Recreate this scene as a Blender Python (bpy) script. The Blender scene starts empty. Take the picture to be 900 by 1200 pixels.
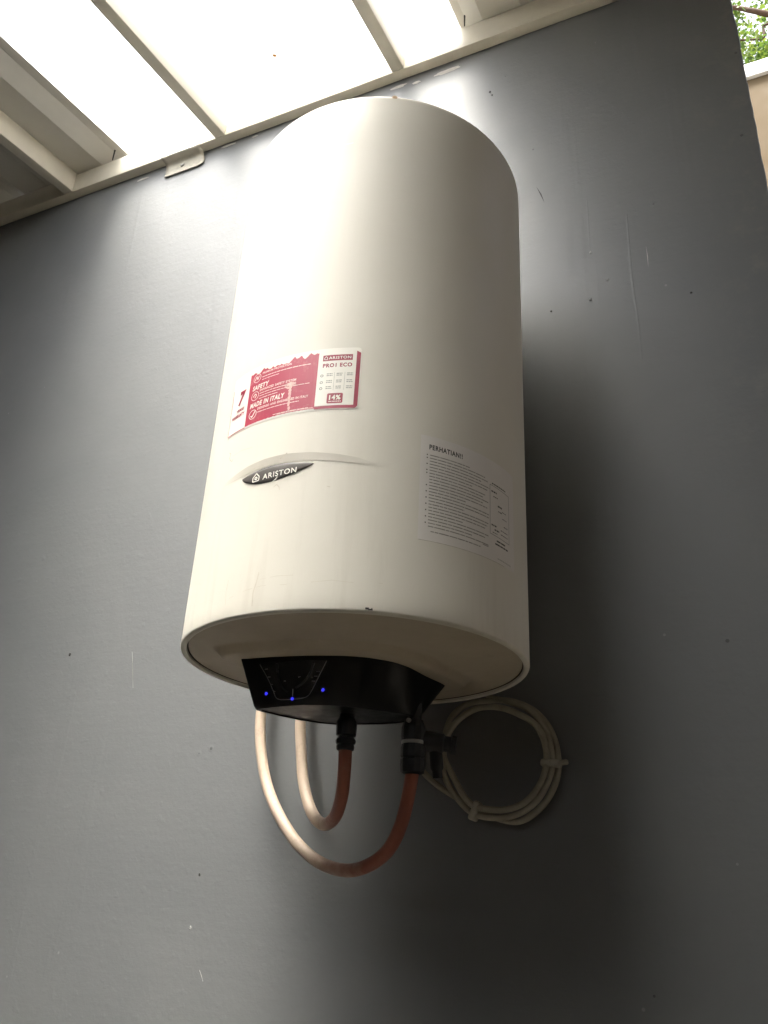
import bpy, bmesh, math, random
from mathutils import Vector, Matrix, noise

random.seed(7)
R = math.radians
sc = bpy.context.scene
col = sc.collection

# ------------------------------------------------------------------ camera
cam_d = bpy.data.cameras.new('camera')
cam = bpy.data.objects.new('camera', cam_d)
col.objects.link(cam)
sc.camera = cam
RIGHT = Vector((0.909774, 0.412142, 0.049499))
DOWN = Vector((-0.136227, 0.409076, -0.902274))
FWD = Vector((-0.392114, 0.814123, 0.428312))
m = Matrix.Identity(4)
for i in range(3):
    m[i][0] = RIGHT[i]; m[i][1] = -DOWN[i]; m[i][2] = -FWD[i]
m.translation = (0.497459, -1.222061, -0.291216)
cam.matrix_world = m
cam_d.sensor_fit = 'AUTO'
cam_d.sensor_width = 36.0
cam_d.lens = 996.035 / 1200.0 * 36.0
cam_d.clip_start = 0.02
cam_d.clip_end = 500

# ------------------------------------------------------------------ world, sun, exposure
SUN_EL, SUN_AZ = 75.0, 189.0
w = bpy.data.worlds.new('World'); sc.world = w; w.use_nodes = True
nt = w.node_tree
bg = nt.nodes['Background']
sky = nt.nodes.new('ShaderNodeTexSky')
sky.sky_type = 'NISHITA'; sky.sun_disc = False
sky.sun_elevation = R(SUN_EL); sky.sun_rotation = R(SUN_AZ)
sky.air_density = 1.0; sky.dust_density = 6.0; sky.ozone_density = 1.0
haze = nt.nodes.new('ShaderNodeHueSaturation')      # thin white overcast: the whole sky is paler than a clear one
haze.inputs['Saturation'].default_value = .3
nt.links.new(sky.outputs[0], haze.inputs['Color'])
nt.links.new(haze.outputs[0], bg.inputs[0])
bg.inputs[1].default_value = 0.15
sl = bpy.data.lights.new('sun', 'SUN'); so = bpy.data.objects.new('sun', sl); col.objects.link(so)
sl.energy = 2.6; sl.angle = R(12.0); sl.color = (1.0, 0.95, 0.86)
az = R(SUN_AZ); el = R(SUN_EL)
sdir = Vector((math.sin(az) * math.cos(el), math.cos(az) * math.cos(el), math.sin(el)))
so.rotation_euler = sdir.to_track_quat('Z', 'Y').to_euler()
vs = sc.view_settings
vs.view_transform = 'Standard'; vs.look = 'None'; vs.exposure = 2.14; vs.gamma = 1.0; vs.use_curve_mapping = False
sc.cycles.use_denoising = True
sc.cycles.max_bounces = 14; sc.cycles.diffuse_bounces = 8; sc.cycles.transmission_bounces = 8
sc.cycles.sample_clamp_indirect = 8.0

# ------------------------------------------------------------------ numbers of the place (metres, z = 0 at the heater's bottom rim)
GZ = -1.75            # ground
RAD, HH, AX = 0.225, 0.8005, -0.25   # heater radius, height, axis y
ZB, BD, SL = 1.4715, 0.0267, -0.1605  # beam underside, beam depth from wall, roof fall per metre away from wall

# ------------------------------------------------------------------ helpers
ORI = {}

def thing(name, loc, label, cat, group=None):
    o = bpy.data.objects.new(name, None); col.objects.link(o)
    o.location = loc; o.empty_display_size = .05
    o['label'] = label; o['category'] = cat
    if group: o['group'] = group
    ORI[o] = Vector(loc)
    return o

def obj(name, verts, faces, mat, parent=None, smooth=True, label=None, kind=None, angle=40):
    me = bpy.data.meshes.new(name)
    off = ORI[parent] if parent else Vector((0, 0, 0))
    me.from_pydata([Vector(v) - off for v in verts], [], faces)
    me.materials.append(mat)
    if smooth:
        me.polygons.foreach_set('use_smooth', [True] * len(me.polygons))
        try: me.set_sharp_from_angle(angle=R(angle))
        except Exception: pass
    me.update()
    o = bpy.data.objects.new(name, me); col.objects.link(o)
    if parent: o.parent = parent
    ORI[o] = off
    if label: o['label'] = label
    if kind: o['kind'] = kind
    return o

def obj_bm(name, bm, mat, parent=None, **k):
    bmesh.ops.recalc_face_normals(bm, faces=bm.faces)
    bm.verts.index_update()
    vs_ = [v.co.copy() for v in bm.verts]; fs = [[v.index for v in f.verts] for f in bm.faces]
    bm.free()
    return obj(name, vs_, fs, mat, parent, **k)

def box_bm(x0, x1, y0, y1, z0, z1, bev=0.0, seg=2, bm=None):
    b = bm or bmesh.new()
    vv = [b.verts.new((x, y, z)) for x in (x0, x1) for y in (y0, y1) for z in (z0, z1)]
    fs = [(0, 1, 3, 2), (4, 6, 7, 5), (0, 4, 5, 1), (2, 3, 7, 6), (0, 2, 6, 4), (1, 5, 7, 3)]
    nf = [b.faces.new([vv[i] for i in f]) for f in fs]
    if bev:
        es = list({e for f in nf for e in f.edges})
        bmesh.ops.bevel(b, geom=es, offset=bev, segments=seg, profile=.5, affect='EDGES')
    return b

def lathe(prof, cx, cy, n=48, a0=0.0, axis='Z', c=None):
    """prof: list of (r, z); closed with fans where r = 0"""
    vs_, fs, rings = [], [], []
    for r, z in prof:
        if r < 1e-7:
            rings.append([len(vs_)]); vs_.append((cx, cy, z))
        else:
            rings.append(list(range(len(vs_), len(vs_) + n)))
            for k in range(n):
                t = a0 + 2 * math.pi * k / n
                vs_.append((cx + r * math.cos(t), cy + r * math.sin(t), z))
    for a, b in zip(rings, rings[1:]):
        for k in range(n):
            k2 = (k + 1) % n
            if len(a) == 1 and len(b) == 1: continue
            if len(a) == 1: fs.append((a[0], b[k2], b[k]))
            elif len(b) == 1: fs.append((a[k], a[k2], b[0]))
            else: fs.append((a[k], a[k2], b[k2], b[k]))
    return vs_, fs

def catmull(pts, step=0.006):
    P = [Vector(p) for p in pts]
    P = [P[0] * 2 - P[1]] + P + [P[-1] * 2 - P[-2]]
    out = []
    for i in range(1, len(P) - 2):
        n = max(2, int((P[i + 1] - P[i]).length / step))
        for k in range(n):
            t = k / n
            a, b, c, d = P[i - 1], P[i], P[i + 1], P[i + 2]
            out.append(.5 * ((2 * b) + (c - a) * t + (2 * a - 5 * b + 4 * c - d) * t * t + (3 * b - a - 3 * c + d) * t ** 3))
    out.append(P[-2])
    return out

def tube(pts, r, n=14, rf=None):
    vs_, fs = [], []
    N = len(pts)
    t0 = (pts[1] - pts[0]).normalized()
    u = t0.orthogonal().normalized()
    for i, p in enumerate(pts):
        t = (pts[min(i + 1, N - 1)] - pts[max(i - 1, 0)]).normalized()
        u = (u - t * u.dot(t)).normalized(); v = t.cross(u)
        rr = rf(i / (N - 1)) if rf else r
        for k in range(n):
            a = 2 * math.pi * k / n
            vs_.append(p + (u * math.cos(a) + v * math.sin(a)) * rr)
    for i in range(N - 1):
        for k in range(n):
            k2 = (k + 1) % n
            fs.append((i * n + k, i * n + k2, (i + 1) * n + k2, (i + 1) * n + k))
    fs.append(tuple(range(n - 1, -1, -1))); fs.append(tuple((N - 1) * n + k for k in range(n)))
    return vs_, fs

def join(*parts):
    vs_, fs = [], []
    for v, f in parts:
        o = len(vs_); vs_ += list(v); fs += [tuple(i + o for i in q) for q in f]
    return vs_, fs

# ------------------------------------------------------------------ materials
class NT:
    def __init__(s, name):
        s.m = bpy.data.materials.new(name); s.m.use_nodes = True
        s.t = s.m.node_tree; s.b = s.t.nodes['Principled BSDF']; s.o = s.t.nodes['Material Output']
        s.tc = s.t.nodes.new('ShaderNodeTexCoord')
    def n(s, typ, **k):
        x = s.t.nodes.new(typ)
        for a, v in k.items(): setattr(x, a, v)
        return x
    def l(s, a, b): s.t.links.new(a, b)
    def mapping(s, scale=(1, 1, 1), rot=(0, 0, 0), src='Object'):
        mp = s.n('ShaderNodeMapping'); mp.inputs['Scale'].default_value = scale; mp.inputs['Rotation'].default_value = rot
        s.l(s.tc.outputs[src], mp.inputs[0]); return mp.outputs[0]
    def noise(s, scale, detail=4, rough=.55, vec=None, dist=0):
        x = s.n('ShaderNodeTexNoise'); x.inputs['Scale'].default_value = scale; x.inputs['Detail'].default_value = detail
        x.inputs['Roughness'].default_value = rough; x.inputs['Distortion'].default_value = dist
        s.l(vec or s.tc.outputs['Object'], x.inputs['Vector']); return x.outputs[0]
    def ramp(s, src, stops):
        x = s.n('ShaderNodeValToRGB'); e = x.color_ramp.elements
        while len(e) < len(stops): e.new(.5)
        for q, (p, c) in zip(e, stops):
            q.position = p; q.color = (c, c, c, 1) if not isinstance(c, tuple) else (*c, 1)
        s.l(src, x.inputs[0]); return x.outputs[0]
    def mix(s, fac, a, b, mode='MIX'):
        x = s.n('ShaderNodeMix', data_type='RGBA', blend_type=mode)
        for sock, v in ((x.inputs[0], fac), (x.inputs[6], a), (x.inputs[7], b)):
            if hasattr(v, 'links'): s.l(v, sock)
            elif isinstance(v, tuple): sock.default_value = (*v, 1)
            else: sock.default_value = v
        return x.outputs[2]
    def math(s, op, a, b=0.0, clamp=False):
        x = s.n('ShaderNodeMath', operation=op, use_clamp=clamp)
        for sock, v in ((x.inputs[0], a), (x.inputs[1], b)):
            if hasattr(v, 'links'): s.l(v, sock)
            else: sock.default_value = v
        return x.outputs[0]
    def bump(s, h, strength=.2, dist=.001, normal=None):
        x = s.n('ShaderNodeBump'); x.inputs['Strength'].default_value = strength; x.inputs['Distance'].default_value = dist
        s.l(h, x.inputs['Height'])
        if normal: s.l(normal, x.inputs['Normal'])
        return x.outputs[0]
    def set(s, base=None, rough=None, metal=None, spec=None, normal=None, **k):
        for key, v in (('Base Color', base), ('Roughness', rough), ('Metallic', metal), ('Specular IOR Level', spec), ('Normal', normal)):
            if v is None: continue
            sock = s.b.inputs[key]
            if hasattr(v, 'links'): s.l(v, sock)
            elif isinstance(v, tuple): sock.default_value = (*v, 1)
            else: sock.default_value = v
        return s.m

def simple(name, base, rough=.5, metal=0, var=.08, scale=20, spec=.5, bump=0, bscale=200):
    t = NT(name)
    nz = t.noise(scale, 5, .6)
    dark = tuple(c * (1 - var) for c in base); lite = tuple(min(1, c * (1 + var)) for c in base)
    c = t.mix(t.ramp(nz, [(.3, 0.0), (.7, 1.0)]), dark, lite)
    rr = t.ramp(t.noise(scale * 2.3, 3), [(.3, max(0, rough - .07)), (.7, min(1, rough + .07))])
    t.set(base=c, rough=rr, metal=metal, spec=spec)
    if bump: t.set(normal=t.bump(t.noise(bscale, 3), bump, .0008))
    return t.m

def mat_wall():
    t = NT('grey_wall_paint')
    big = t.noise(2.2, 5, .62, dist=.6)
    med = t.noise(7, 5, .6, t.mapping((.5, 1, 1.5), (0, .2, 0)))
    roll = t.noise(60, 3, .5, t.mapping((1.0, 1, .16)))
    c = t.mix(t.ramp(big, [(.3, 0.0), (.72, 1.0)]), (.143, .149, .154), (.172, .176, .179))
    c = t.mix(t.math('MULTIPLY', t.ramp(med, [(.42, 0.0), (.85, 1.0)]), .08), c, (.176, .180, .183))
    c = t.mix(t.math('MULTIPLY', t.ramp(roll, [(.45, 0.0), (.75, 1.0)]), .10), c, (.135, .136, .136))
    # tiny pale specks of plaster and dark pits
    v = t.n('ShaderNodeTexVoronoi'); v.inputs['Scale'].default_value = 16
    t.l(t.tc.outputs['Object'], v.inputs['Vector'])
    sp = t.math('MULTIPLY', t.math('LESS_THAN', v.outputs['Distance'], .035), t.math('GREATER_THAN', t.noise(5, 2), .56))
    c = t.mix(t.math('MULTIPLY', sp, .5), c, (.34, .34, .33))
    v2 = t.n('ShaderNodeTexVoronoi'); v2.inputs['Scale'].default_value = 11
    t.l(t.mapping((1, 1, 1.0), (.3, .8, .5)), v2.inputs['Vector'])
    sp2 = t.math('MULTIPLY', t.math('LESS_THAN', v2.outputs['Distance'], .03), t.math('GREATER_THAN', t.noise(3, 2), .5))
    c = t.mix(t.math('MULTIPLY', sp2, .7), c, (.035, .035, .035))
    # worn paint toward the free end of the wall
    sx = t.n('ShaderNodeSeparateXYZ'); t.l(t.tc.outputs['Object'], sx.inputs[0])
    mr = t.n('ShaderNodeMapRange'); mr.inputs[1].default_value = 1.76; mr.inputs[2].default_value = 1.92      # object space: the wall's base is at x = -1.3
    t.l(sx.outputs[0], mr.inputs[0])
    worn = t.math('MULTIPLY', mr.outputs[0], t.ramp(t.noise(24, 7, .75), [(.5, 0.0), (.68, 1.0)]))
    c = t.mix(t.math('MULTIPLY', worn, .6), c, (.24, .235, .205))
    rg = t.ramp(t.noise(6, 5, .6), [(.3, .50), (.7, .58)])
    peel = t.noise(105, 3, .6)                                   # roller stipple
    lump = t.ramp(t.noise(64, 2, .45), [(.60, 0.0), (.80, 1.0)])  # grains and lumps under the paint
    runs = t.ramp(t.noise(15, 3, .5, t.mapping((1, 1, .07)), .4), [(.60, 0.0), (.70, 1.0)])   # dried drips
    strokes = t.noise(34, 4, .6, t.mapping((.12, 1, 1), (0, .18, 0)))
    h = t.math('ADD', t.math('MULTIPLY', peel, .55), t.math('MULTIPLY', lump, .26))
    h = t.math('ADD', h, t.math('ADD', t.math('MULTIPLY', runs, .5), t.math('MULTIPLY', strokes, .6)))
    h = t.math('ADD', h, t.math('MULTIPLY', t.ramp(v2.outputs['Distance'], [(.0, 1.0), (.07, 0.0)]), .6))
    nrm = t.bump(h, .40, .0014)
    wav = t.noise(3.2, 3, .5)
    nrm = t.bump(wav, .4, .004, nrm)
    return t.set(base=c, rough=rg, spec=.95, normal=nrm)

def mat_enamel():
    t = NT('cream_enamel')
    c = t.mix(t.ramp(t.noise(5, 5, .6), [(.3, 0.0), (.75, 1.0)]), (.672, .642, .562), (.712, .684, .608))
    # grime wiped downwards, a little more of it near the bottom edge
    st = t.noise(26, 6, .7, t.mapping((1, 1, .09)))
    sx = t.n('ShaderNodeSeparateXYZ'); t.l(t.tc.outputs['Object'], sx.inputs[0])
    mr = t.n('ShaderNodeMapRange'); mr.inputs[1].default_value = .25; mr.inputs[2].default_value = 0.0
    t.l(sx.outputs[2], mr.inputs[0])
    f = t.math('MULTIPLY', t.ramp(st, [(.52, 0.0), (.74, 1.0)]), t.math('ADD', t.math('MULTIPLY', mr.outputs[0], .22), .05))
    c = t.mix(f, c, (.40, .35, .27))
    sm = t.ramp(t.noise(38, 8, .8, t.mapping((1, 1, .8)), 1.2), [(.66, 0.0), (.74, 1.0)])
    c = t.mix(t.math('MULTIPLY', sm, .18), c, (.35, .30, .23))
    rg = t.ramp(t.noise(14, 5, .6), [(.3, .46), (.7, .60)])
    return t.set(base=c, rough=rg, spec=.34, normal=t.bump(t.noise(260, 2), .05, .0006))

def mat_cap():
    t = NT('cap_plastic')
    c = t.mix(t.ramp(t.noise(9, 6, .65), [(.3, 0.0), (.7, 1.0)]), (.42, .355, .26), (.51, .445, .345))
    sm = t.ramp(t.noise(30, 7, .75, None, 1), [(.6, 0.0), (.75, 1.0)])
    c = t.mix(t.math('MULTIPLY', sm, .3), c, (.30, .25, .18))
    return t.set(base=c, rough=.55, spec=.4, normal=t.bump(t.noise(150, 3), .06, .0008))

def mat_hose():
    t = NT('salmon_hose')
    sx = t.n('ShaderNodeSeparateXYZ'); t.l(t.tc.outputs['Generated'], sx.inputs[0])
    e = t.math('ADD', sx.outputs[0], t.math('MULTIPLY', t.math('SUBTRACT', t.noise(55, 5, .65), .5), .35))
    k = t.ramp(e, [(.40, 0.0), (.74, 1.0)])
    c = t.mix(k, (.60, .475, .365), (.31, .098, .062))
    d = t.ramp(t.noise(90, 6, .7), [(.55, 0.0), (.75, 1.0)])
    c = t.mix(t.math('MULTIPLY', d, .35), c, (.30, .17, .11))
    return t.set(base=c, rough=.5, spec=.4, normal=t.bump(t.noise(240, 3), .12, .0008))

def mat_red():
    t = NT('sun_faded_red_print')
    st = t.ramp(t.noise(70, 5, .7, t.mapping((1, 1, .10))), [(.52, 0.0), (.78, 1.0)])
    bl = t.ramp(t.noise(45, 6, .75), [(.55, 0.0), (.72, 1.0)])
    c = t.mix(t.math('MULTIPLY', st, .35), (.38, .034, .070), (.54, .14, .16))
    c = t.mix(t.math('MULTIPLY', bl, .32), c, (.66, .34, .34))
    return t.set(base=c, rough=.42, spec=.45)

SK_ROUGH, SK_IOR, SK_MIX = 1.0, 1.3, 1.0
def mat_skylight():
    t = NT('opal_skylight')
    # milky sheet: part of the light is scattered evenly, the rest passes on roughly the way it came
    tr = t.n('ShaderNodeBsdfTranslucent'); tr.inputs[0].default_value = (.90, .91, .90, 1)
    rf = t.n('ShaderNodeBsdfRefraction'); rf.inputs['Color'].default_value = (.96, .965, .95, 1)
    rf.inputs['Roughness'].default_value = SK_ROUGH; rf.inputs['IOR'].default_value = SK_IOR
    mx = t.n('ShaderNodeMixShader'); mx.inputs[0].default_value = SK_MIX
    t.l(tr.outputs[0], mx.inputs[1]); t.l(rf.outputs[0], mx.inputs[2]); t.l(mx.outputs[0], t.o.inputs[0])
    return t.m

def mat_leaf():
    t = NT('leaf')
    oi = t.n('ShaderNodeNewGeometry')
    c = t.ramp(oi.outputs['Random Per Island'], [(0.0, (.06, .12, .02)), (.5, (.12, .20, .03)), (1.0, (.22, .28, .05))])
    tr = t.n('ShaderNodeBsdfTranslucent'); t.l(c, tr.inputs[0])
    t.set(base=c, rough=.45)
    mx = t.n('ShaderNodeMixShader'); mx.inputs[0].default_value = .45
    t.l(t.b.outputs[0], mx.inputs[1]); t.l(tr.outputs[0], mx.inputs[2]); t.l(mx.outputs[0], t.o.inputs[0])
    return t.m

def mat_band():
    # grey print that fades into the cream of the tank at both ends
    t = NT('fading_grey_print')
    sx = t.n('ShaderNodeSeparateXYZ'); t.l(t.tc.outputs['Generated'], sx.inputs[0])
    k = t.ramp(sx.outputs[0], [(.0, 0.0), (.22, .8), (.45, 1.0), (.80, .8), (.99, 0.0)])
    c = t.mix(k, (.692, .663, .585), (.45, .42, .36))
    return t.set(base=c, rough=.47, spec=.45)

def mat_emit(name, colr, s):
    t = NT(name); t.set(base=(.01, .01, .05), rough=.3)
    t.b.inputs['Emission Color'].default_value = (*colr, 1); t.b.inputs['Emission Strength'].default_value = s
    return t.m

M = dict(
    wall=mat_wall(), enamel=mat_enamel(), cap=mat_cap(), hose=mat_hose(), red=mat_red(), sky=mat_skylight(), leaf=mat_leaf(),
    steel=simple('cream_painted_steel', (.60, .555, .46), .42, var=.06, scale=14, bump=.05),
    sheet=simple('grey_white_roof_sheet', (.56, .535, .48), .38, var=.05, scale=8),
    zinc=simple('bare_zinc', (.46, .435, .37), .5, metal=.25, var=.12, scale=40),
    black=simple('black_plastic', (.0065, .007, .0072), .40, var=.25, scale=30, bump=.05, bscale=400),
    arc=simple('grey_display_gloss', (.05, .05, .05), .25),
    housing=simple('black_moulded_plastic', (.0060, .0066, .0066), .36, var=.3, scale=25, spec=.28, bump=.08, bscale=350),
    gloss=simple('black_display_gloss', (.006, .006, .007), .12, var=.1),
    rubber=simple('black_fitting', (.016, .016, .017), .5, var=.35, scale=60, bump=.15, bscale=300),
    silver=simple('dull_silver', (.34, .33, .30), .42, metal=.6, var=.15, scale=80),
    lead=simple('grey_display_print', (.26, .26, .26), .4),
    cable=simple('beige_cable_sheath', (.37, .34, .265), .55, var=.16, scale=45, bump=.08),
    tie=simple('cream_tape', (.40, .375, .31), .6, var=.12, scale=60, bump=.1),
    paper=simple('white_label_paper', (.72, .69, .65), .55, var=.03, scale=30),
    film=simple('white_label_film', (.80, .77, .70), .40, var=.03, scale=60),
    ink=simple('black_print', (.05, .048, .04), .6),
    faint=simple('faint_grey_print', (.30, .29, .255), .6, var=.2, scale=90),
    pinkprint=simple('pale_pink_print', (.80, .62, .58), .45, var=.12, scale=120),
    darkred=simple('deep_red_print', (.30, .022, .05), .42, var=.15, scale=60),
    grain=simple('pale_grain', (.27, .27, .26), .7, var=.15, scale=90),
    torn=simple('torn_pink_paper', (.66, .40, .38), .55, var=.3, scale=300),
    rose=simple('rose_print', (.52, .17, .17), .5, var=.25, scale=90),
    badge=simple('charcoal_badge', (.075, .065, .058), .62, var=.12, scale=60),
    swoosh=simple('grey_cream_print', (.50, .47, .40), .5, var=.05, scale=30),
    scuff=simple('grey_scuff', (.44, .40, .33), .55, var=.2, scale=200),
    white=simple('bright_scratch', (.86, .84, .76), .5),
    rust=simple('rust_stain', (.50, .36, .22), .7, var=.3, scale=200),
    chip=simple('dark_chip', (.03, .028, .024), .7, var=.3, scale=300),
    plaster=simple('pale_filler', (.52, .50, .47), .75, var=.15, scale=60, bump=.4, bscale=120),
    concrete=simple('concrete_floor', (.115, .103, .084), .75, var=.15, scale=3, bump=.2, bscale=60),
    enclosure=simple('enclosure_paint', (.075, .068, .058), .7, var=.06, scale=3, bump=.15, bscale=90),
    pale=simple('pale_wall_paint', (.24, .22, .185), .7, var=.06, scale=3, bump=.15, bscale=90),
    tan=simple('tan_wall_paint', (.098, .071, .039), .8, var=.06, scale=3, spec=.12, bump=.2, bscale=80),
    coping=simple('white_coping_paint', (.78, .77, .74), .6, var=.04, scale=6),
    bark=simple('brown_bark', (.085, .048, .028), .85, var=.3, scale=18, bump=.5, bscale=60),
    deadleaf=simple('orange_dead_leaf', (.62, .28, .05), .6),
    led=mat_emit('blue_led', (.035, .035, 1.0), .33),
    grime=simple('brown_grime', (.07, .058, .042), .8, var=.3, scale=90),
    smear=simple('faint_scuff', (.60, .555, .465), .55, var=.1, scale=150),
)

# ------------------------------------------------------------------ the setting: ground, unseen walls added for the light, the grey wall
gv, gf = [], []
bm = bmesh.new()
bmesh.ops.create_grid(bm, x_segments=20, y_segments=20, size=60)
for v in bm.verts: v.co.z = GZ
g = obj_bm('ground', bm, M['concrete']); g['kind'] = 'structure'

enclosure = obj_bm('unseen_back_wall', box_bm(-3.2, 1.6, -4.15, -4.0, GZ - .05, .79, .004), M['enclosure']); enclosure['kind'] = 'structure'  # unseen wall added behind the camera to keep open-sky light off the scene
endw = obj_bm('unseen_left_wall', box_bm(-3.35, -3.2, -4.15, .15, GZ - .05, 2.0, .004), M['enclosure']); endw['kind'] = 'structure'  # unseen, added to close the left end and lower the ambient light
endr = obj_bm('unseen_right_wall', box_bm(1.6, 1.75, -4.15, .15, GZ - .05, 2.0, .004), M['pale']); endr['kind'] = 'structure'  # unseen, added on the right; its place and tone set the tank's fill light

# the grey painted wall: front face as a fine sheet with a slightly ragged free edge, real thickness
wall = thing('painted_wall', (-1.3, .06, GZ), 'tall dark grey painted masonry wall carrying the water heater', 'wall')
WX0, WX1, WT = -3.2, .6003, .13
vs_, fs = [], []
zs = [GZ - .05 + (2.0 - GZ + .05) * i / 240 for i in range(241)]
for z in zs:
    j = .0016 * noise.noise(Vector((3.1, 7.7, z * 34))) + .0022 * noise.noise(Vector((1.1, 2.7, z * 9)))
    vs_ += [(WX0, 0, z), (WX1 - .012, 0, z), (WX1 - .001 + j, .0003, z), (WX1 + j, .0014, z), (WX1 + j, WT, z), (WX0, WT, z)]
for i in range(240):
    for k in range(6):
        a = i * 6 + k; b = i * 6 + (k + 1) % 6
        fs.append((a, b, b + 6, a + 6))
fs.append(tuple(range(5, -1, -1))); fs.append(tuple(240 * 6 + k for k in range(6)))
obj('masonry', vs_, fs, M['wall'], wall, angle=25)

def blob(cx, cz, wx, wz, y=0.0, th=.0014, seed=0, n=18):
    """a flat irregular dab of filler lying on the wall"""
    v = [(cx, y - th, cz)]; f = []
    for ring, (s, h) in enumerate(((.65, th * .9), (1.0, 0.0))):
        for k in range(n):
            a = 2 * math.pi * k / n
            q = 1 + .45 * noise.noise(Vector((math.cos(a) * 1.7 + seed * 3.1, math.sin(a) * 1.7, seed)))
            v.append((cx + wx * s * q * math.cos(a), y - h - .0004, cz + wz * s * q * math.sin(a)))
    for k in range(n):
        k2 = (k + 1) % n
        f.append((0, 1 + k, 1 + k2)); f.append((1 + k, 1 + n + k, 1 + n + k2, 1 + k2))
    return v, f

for i, (cx, cz, wx, wz) in enumerate(((-.590, 1.4655, .024, .003), (-.508, 1.463, .010, .0022), (-.114, 1.4535, .020, .005),
                                      (-.0684, 1.4462, .010, .0048), (.009, 1.4475, .030, .006), (-.86, 1.455, .02, .003), (-.70, 1.414, .02, .0018))):
    if i == 6: continue
    v, f = blob(cx, cz, wx, wz, seed=i + 1)
    obj('filler_patch', v, f, M['plaster'], wall)
# scratches, grains and dried drips in the paint
for i, (x0, z0, x1, z1, ww) in enumerate(((.3937, .800, .3938, .750, .0008), (-.3595, -.3803, -.3508, -.3945, .0007), (-.6032, .1354, -.5858, .0659, .0005), (.202, 1.016, .217, .967, .0012))):
    d = Vector((x1 - x0, 0, z1 - z0)); nn = Vector((-d.z, 0, d.x)).normalized() * ww
    a, b = Vector((x0, -.0006, z0)), Vector((x1, -.0006, z1)); c = (a + b) / 2 + nn * .8
    obj('paint_scratch', [a, c - nn, b, c + nn, (a.x, .001, a.z), ((c).x, .001, c.z), (b.x, .001, b.z)], [(0, 1, 2, 3), (0, 4, 5, 1), (1, 5, 6, 2)],
        M['faint'] if i == 2 else M['chip'] if i == 3 else M['plaster'], wall)
for i, (cx, cz, sz, dark) in enumerate(((.297, .8168, .0026, 0), (.2912, .711, .0024, 0), (.3232, .7453, .0022, 0), (.4574, .6764, .0018, 1), (.2206, .7047, .0018, 1), (-.3825, -.2469, .0020, 1), (-.3871, -.3233, .0024, 0),
                                      (-.7591, .1417, .0028, 1), (.108, 1.33, .0024, 1), (.113, 1.318, .0018, 1)  )):
    v, f = blob(cx, cz, sz, sz * 1.25, th=.0012, seed=20 + i, n=9)
    obj('paint_grain', v, f, M['chip' if dark else 'grain'], wall)
for i, (pts, r) in enumerate((([(.366, .885), (.3649, .80), (.3645, .7286), (.3672, .66), (.3679, .6356), (.3680, .565)], .0022), ([(.2972, .945), (.2965, .88), (.2958, .822)], .0018),
                            ([(-.43, .62), (-.432, .50), (-.431, .42)], .0016))):
    v, f = tube(catmull([(x, .0004 * k * 0, z) for k, (x, z) in enumerate(pts)], .012), r, 10, lambda t, r=r: r * (.45 + .55 * math.sin(math.pi * (.12 + .8 * t))))
    v = [Vector((q.x, q.y * .10, q.z)) for q in v]
    obj('paint_drip', v, f, M['wall'], wall)

# ------------------------------------------------------------------ canopy roof
roof = thing('canopy_roof', (-.45, -.02, ZB), 'cream steel framed canopy roof with a glowing opal skylight above the grey wall', 'roof')
TH = .066
obj_bm('wall_beam', box_bm(-3.19, 1.59, -BD, -.0015, ZB, ZB + TH, .0022), M['steel'], roof)

def zroof(y): return ZB + SL * (-BD - y)      # underside of rafters at depth y (y negative)

YEND = -4.0
for xl in (-2.585, -2.085, -1.6, -1.1154, -.6117, -.1187, .384, .884, 1.384):
    xr = xl + .0302
    b = box_bm(xl, xr, YEND, -BD - .0005, 0, TH, .0022)
    for v in b.verts: v.co.z += zroof(v.co.y) 
    obj_bm('rafter', b, M['steel'], roof)

def sheet_profile(x0, x1, p=.198, e=-1.0):
    """trapezoid profile (x, h): pan .088, slope .042, crest .026, slope .042; pans end at e + k p"""
    pts = []
    k0 = int(math.floor((x0 - e) / p)) - 1
    for k in range(k0, k0 + int((x1 - x0) / p) + 4):
        b = e + k * p
        pts += [(b - .088, 0), (b, 0), (b + .042, .028), (b + .068, .028)]
    out = []
    def h(x):
        for (a, ha), (c, hc) in zip(pts, pts[1:]):
            if a <= x <= c: return ha + (hc - ha) * (x - a) / max(1e-9, c - a)
        return 0
    out = [(x0, h(x0))] + [q for q in pts if x0 + 1e-4 < q[0] < x1 - 1e-4] + [(x1, h(x1))]
    return out

def sheet(name, x0, x1, mat, lift=0.0, thick=.0008, y0=-.003, y1=YEND - .05):
    pr = sheet_profile(x0, x1)
    ys = [y0 + (y1 - y0) * i / 6 for i in range(7)]
    v, f = [], []
    n = len(pr)
    for y in ys:
        for x, h in pr: v.append((x, y, zroof(y) + TH + .0012 + lift + h))
    for j in range(len(ys) - 1):
        for i in range(n - 1):
            f.append((j * n + i, j * n + i + 1, (j + 1) * n + i + 1, (j + 1) * n + i))      # underside, facing down
    if thick:
        m0 = len(v)
        v += [(a, b, c + thick) for a, b, c in v]
        f += [tuple(m0 + i for i in reversed(q)) for q in f]
    return obj(name, v, f, mat, roof, smooth=False)

for a, b in ((-3.19, -1.91), (-1.93, -.93)): sheet('roof_sheet', a, b, M['sheet'], lift=0)
SKY_END = -2.2
sheet('skylight_sheet', -.958, .068, M['sky'], lift=.0022, thick=0, y1=SKY_END)
sheet('roof_sheet', -.958, .068, M['sheet'], lift=.0036, y0=SKY_END + .08)
for a, b in ((.040, 1.06), (1.045, 1.62)): sheet('roof_sheet', a, b, M['sheet'], lift=0)

# roofing screws poking through beside the beam
for x in (-.952, .060):
    v, f = lathe([(0, ZB + TH - .012), (.0016, ZB + TH - .008), (.0022, ZB + TH + .03), (0, ZB + TH + .03)], x, -BD - .008, 8)
    obj('roofing_screw', v, f, M['chip'], roof)
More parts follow.
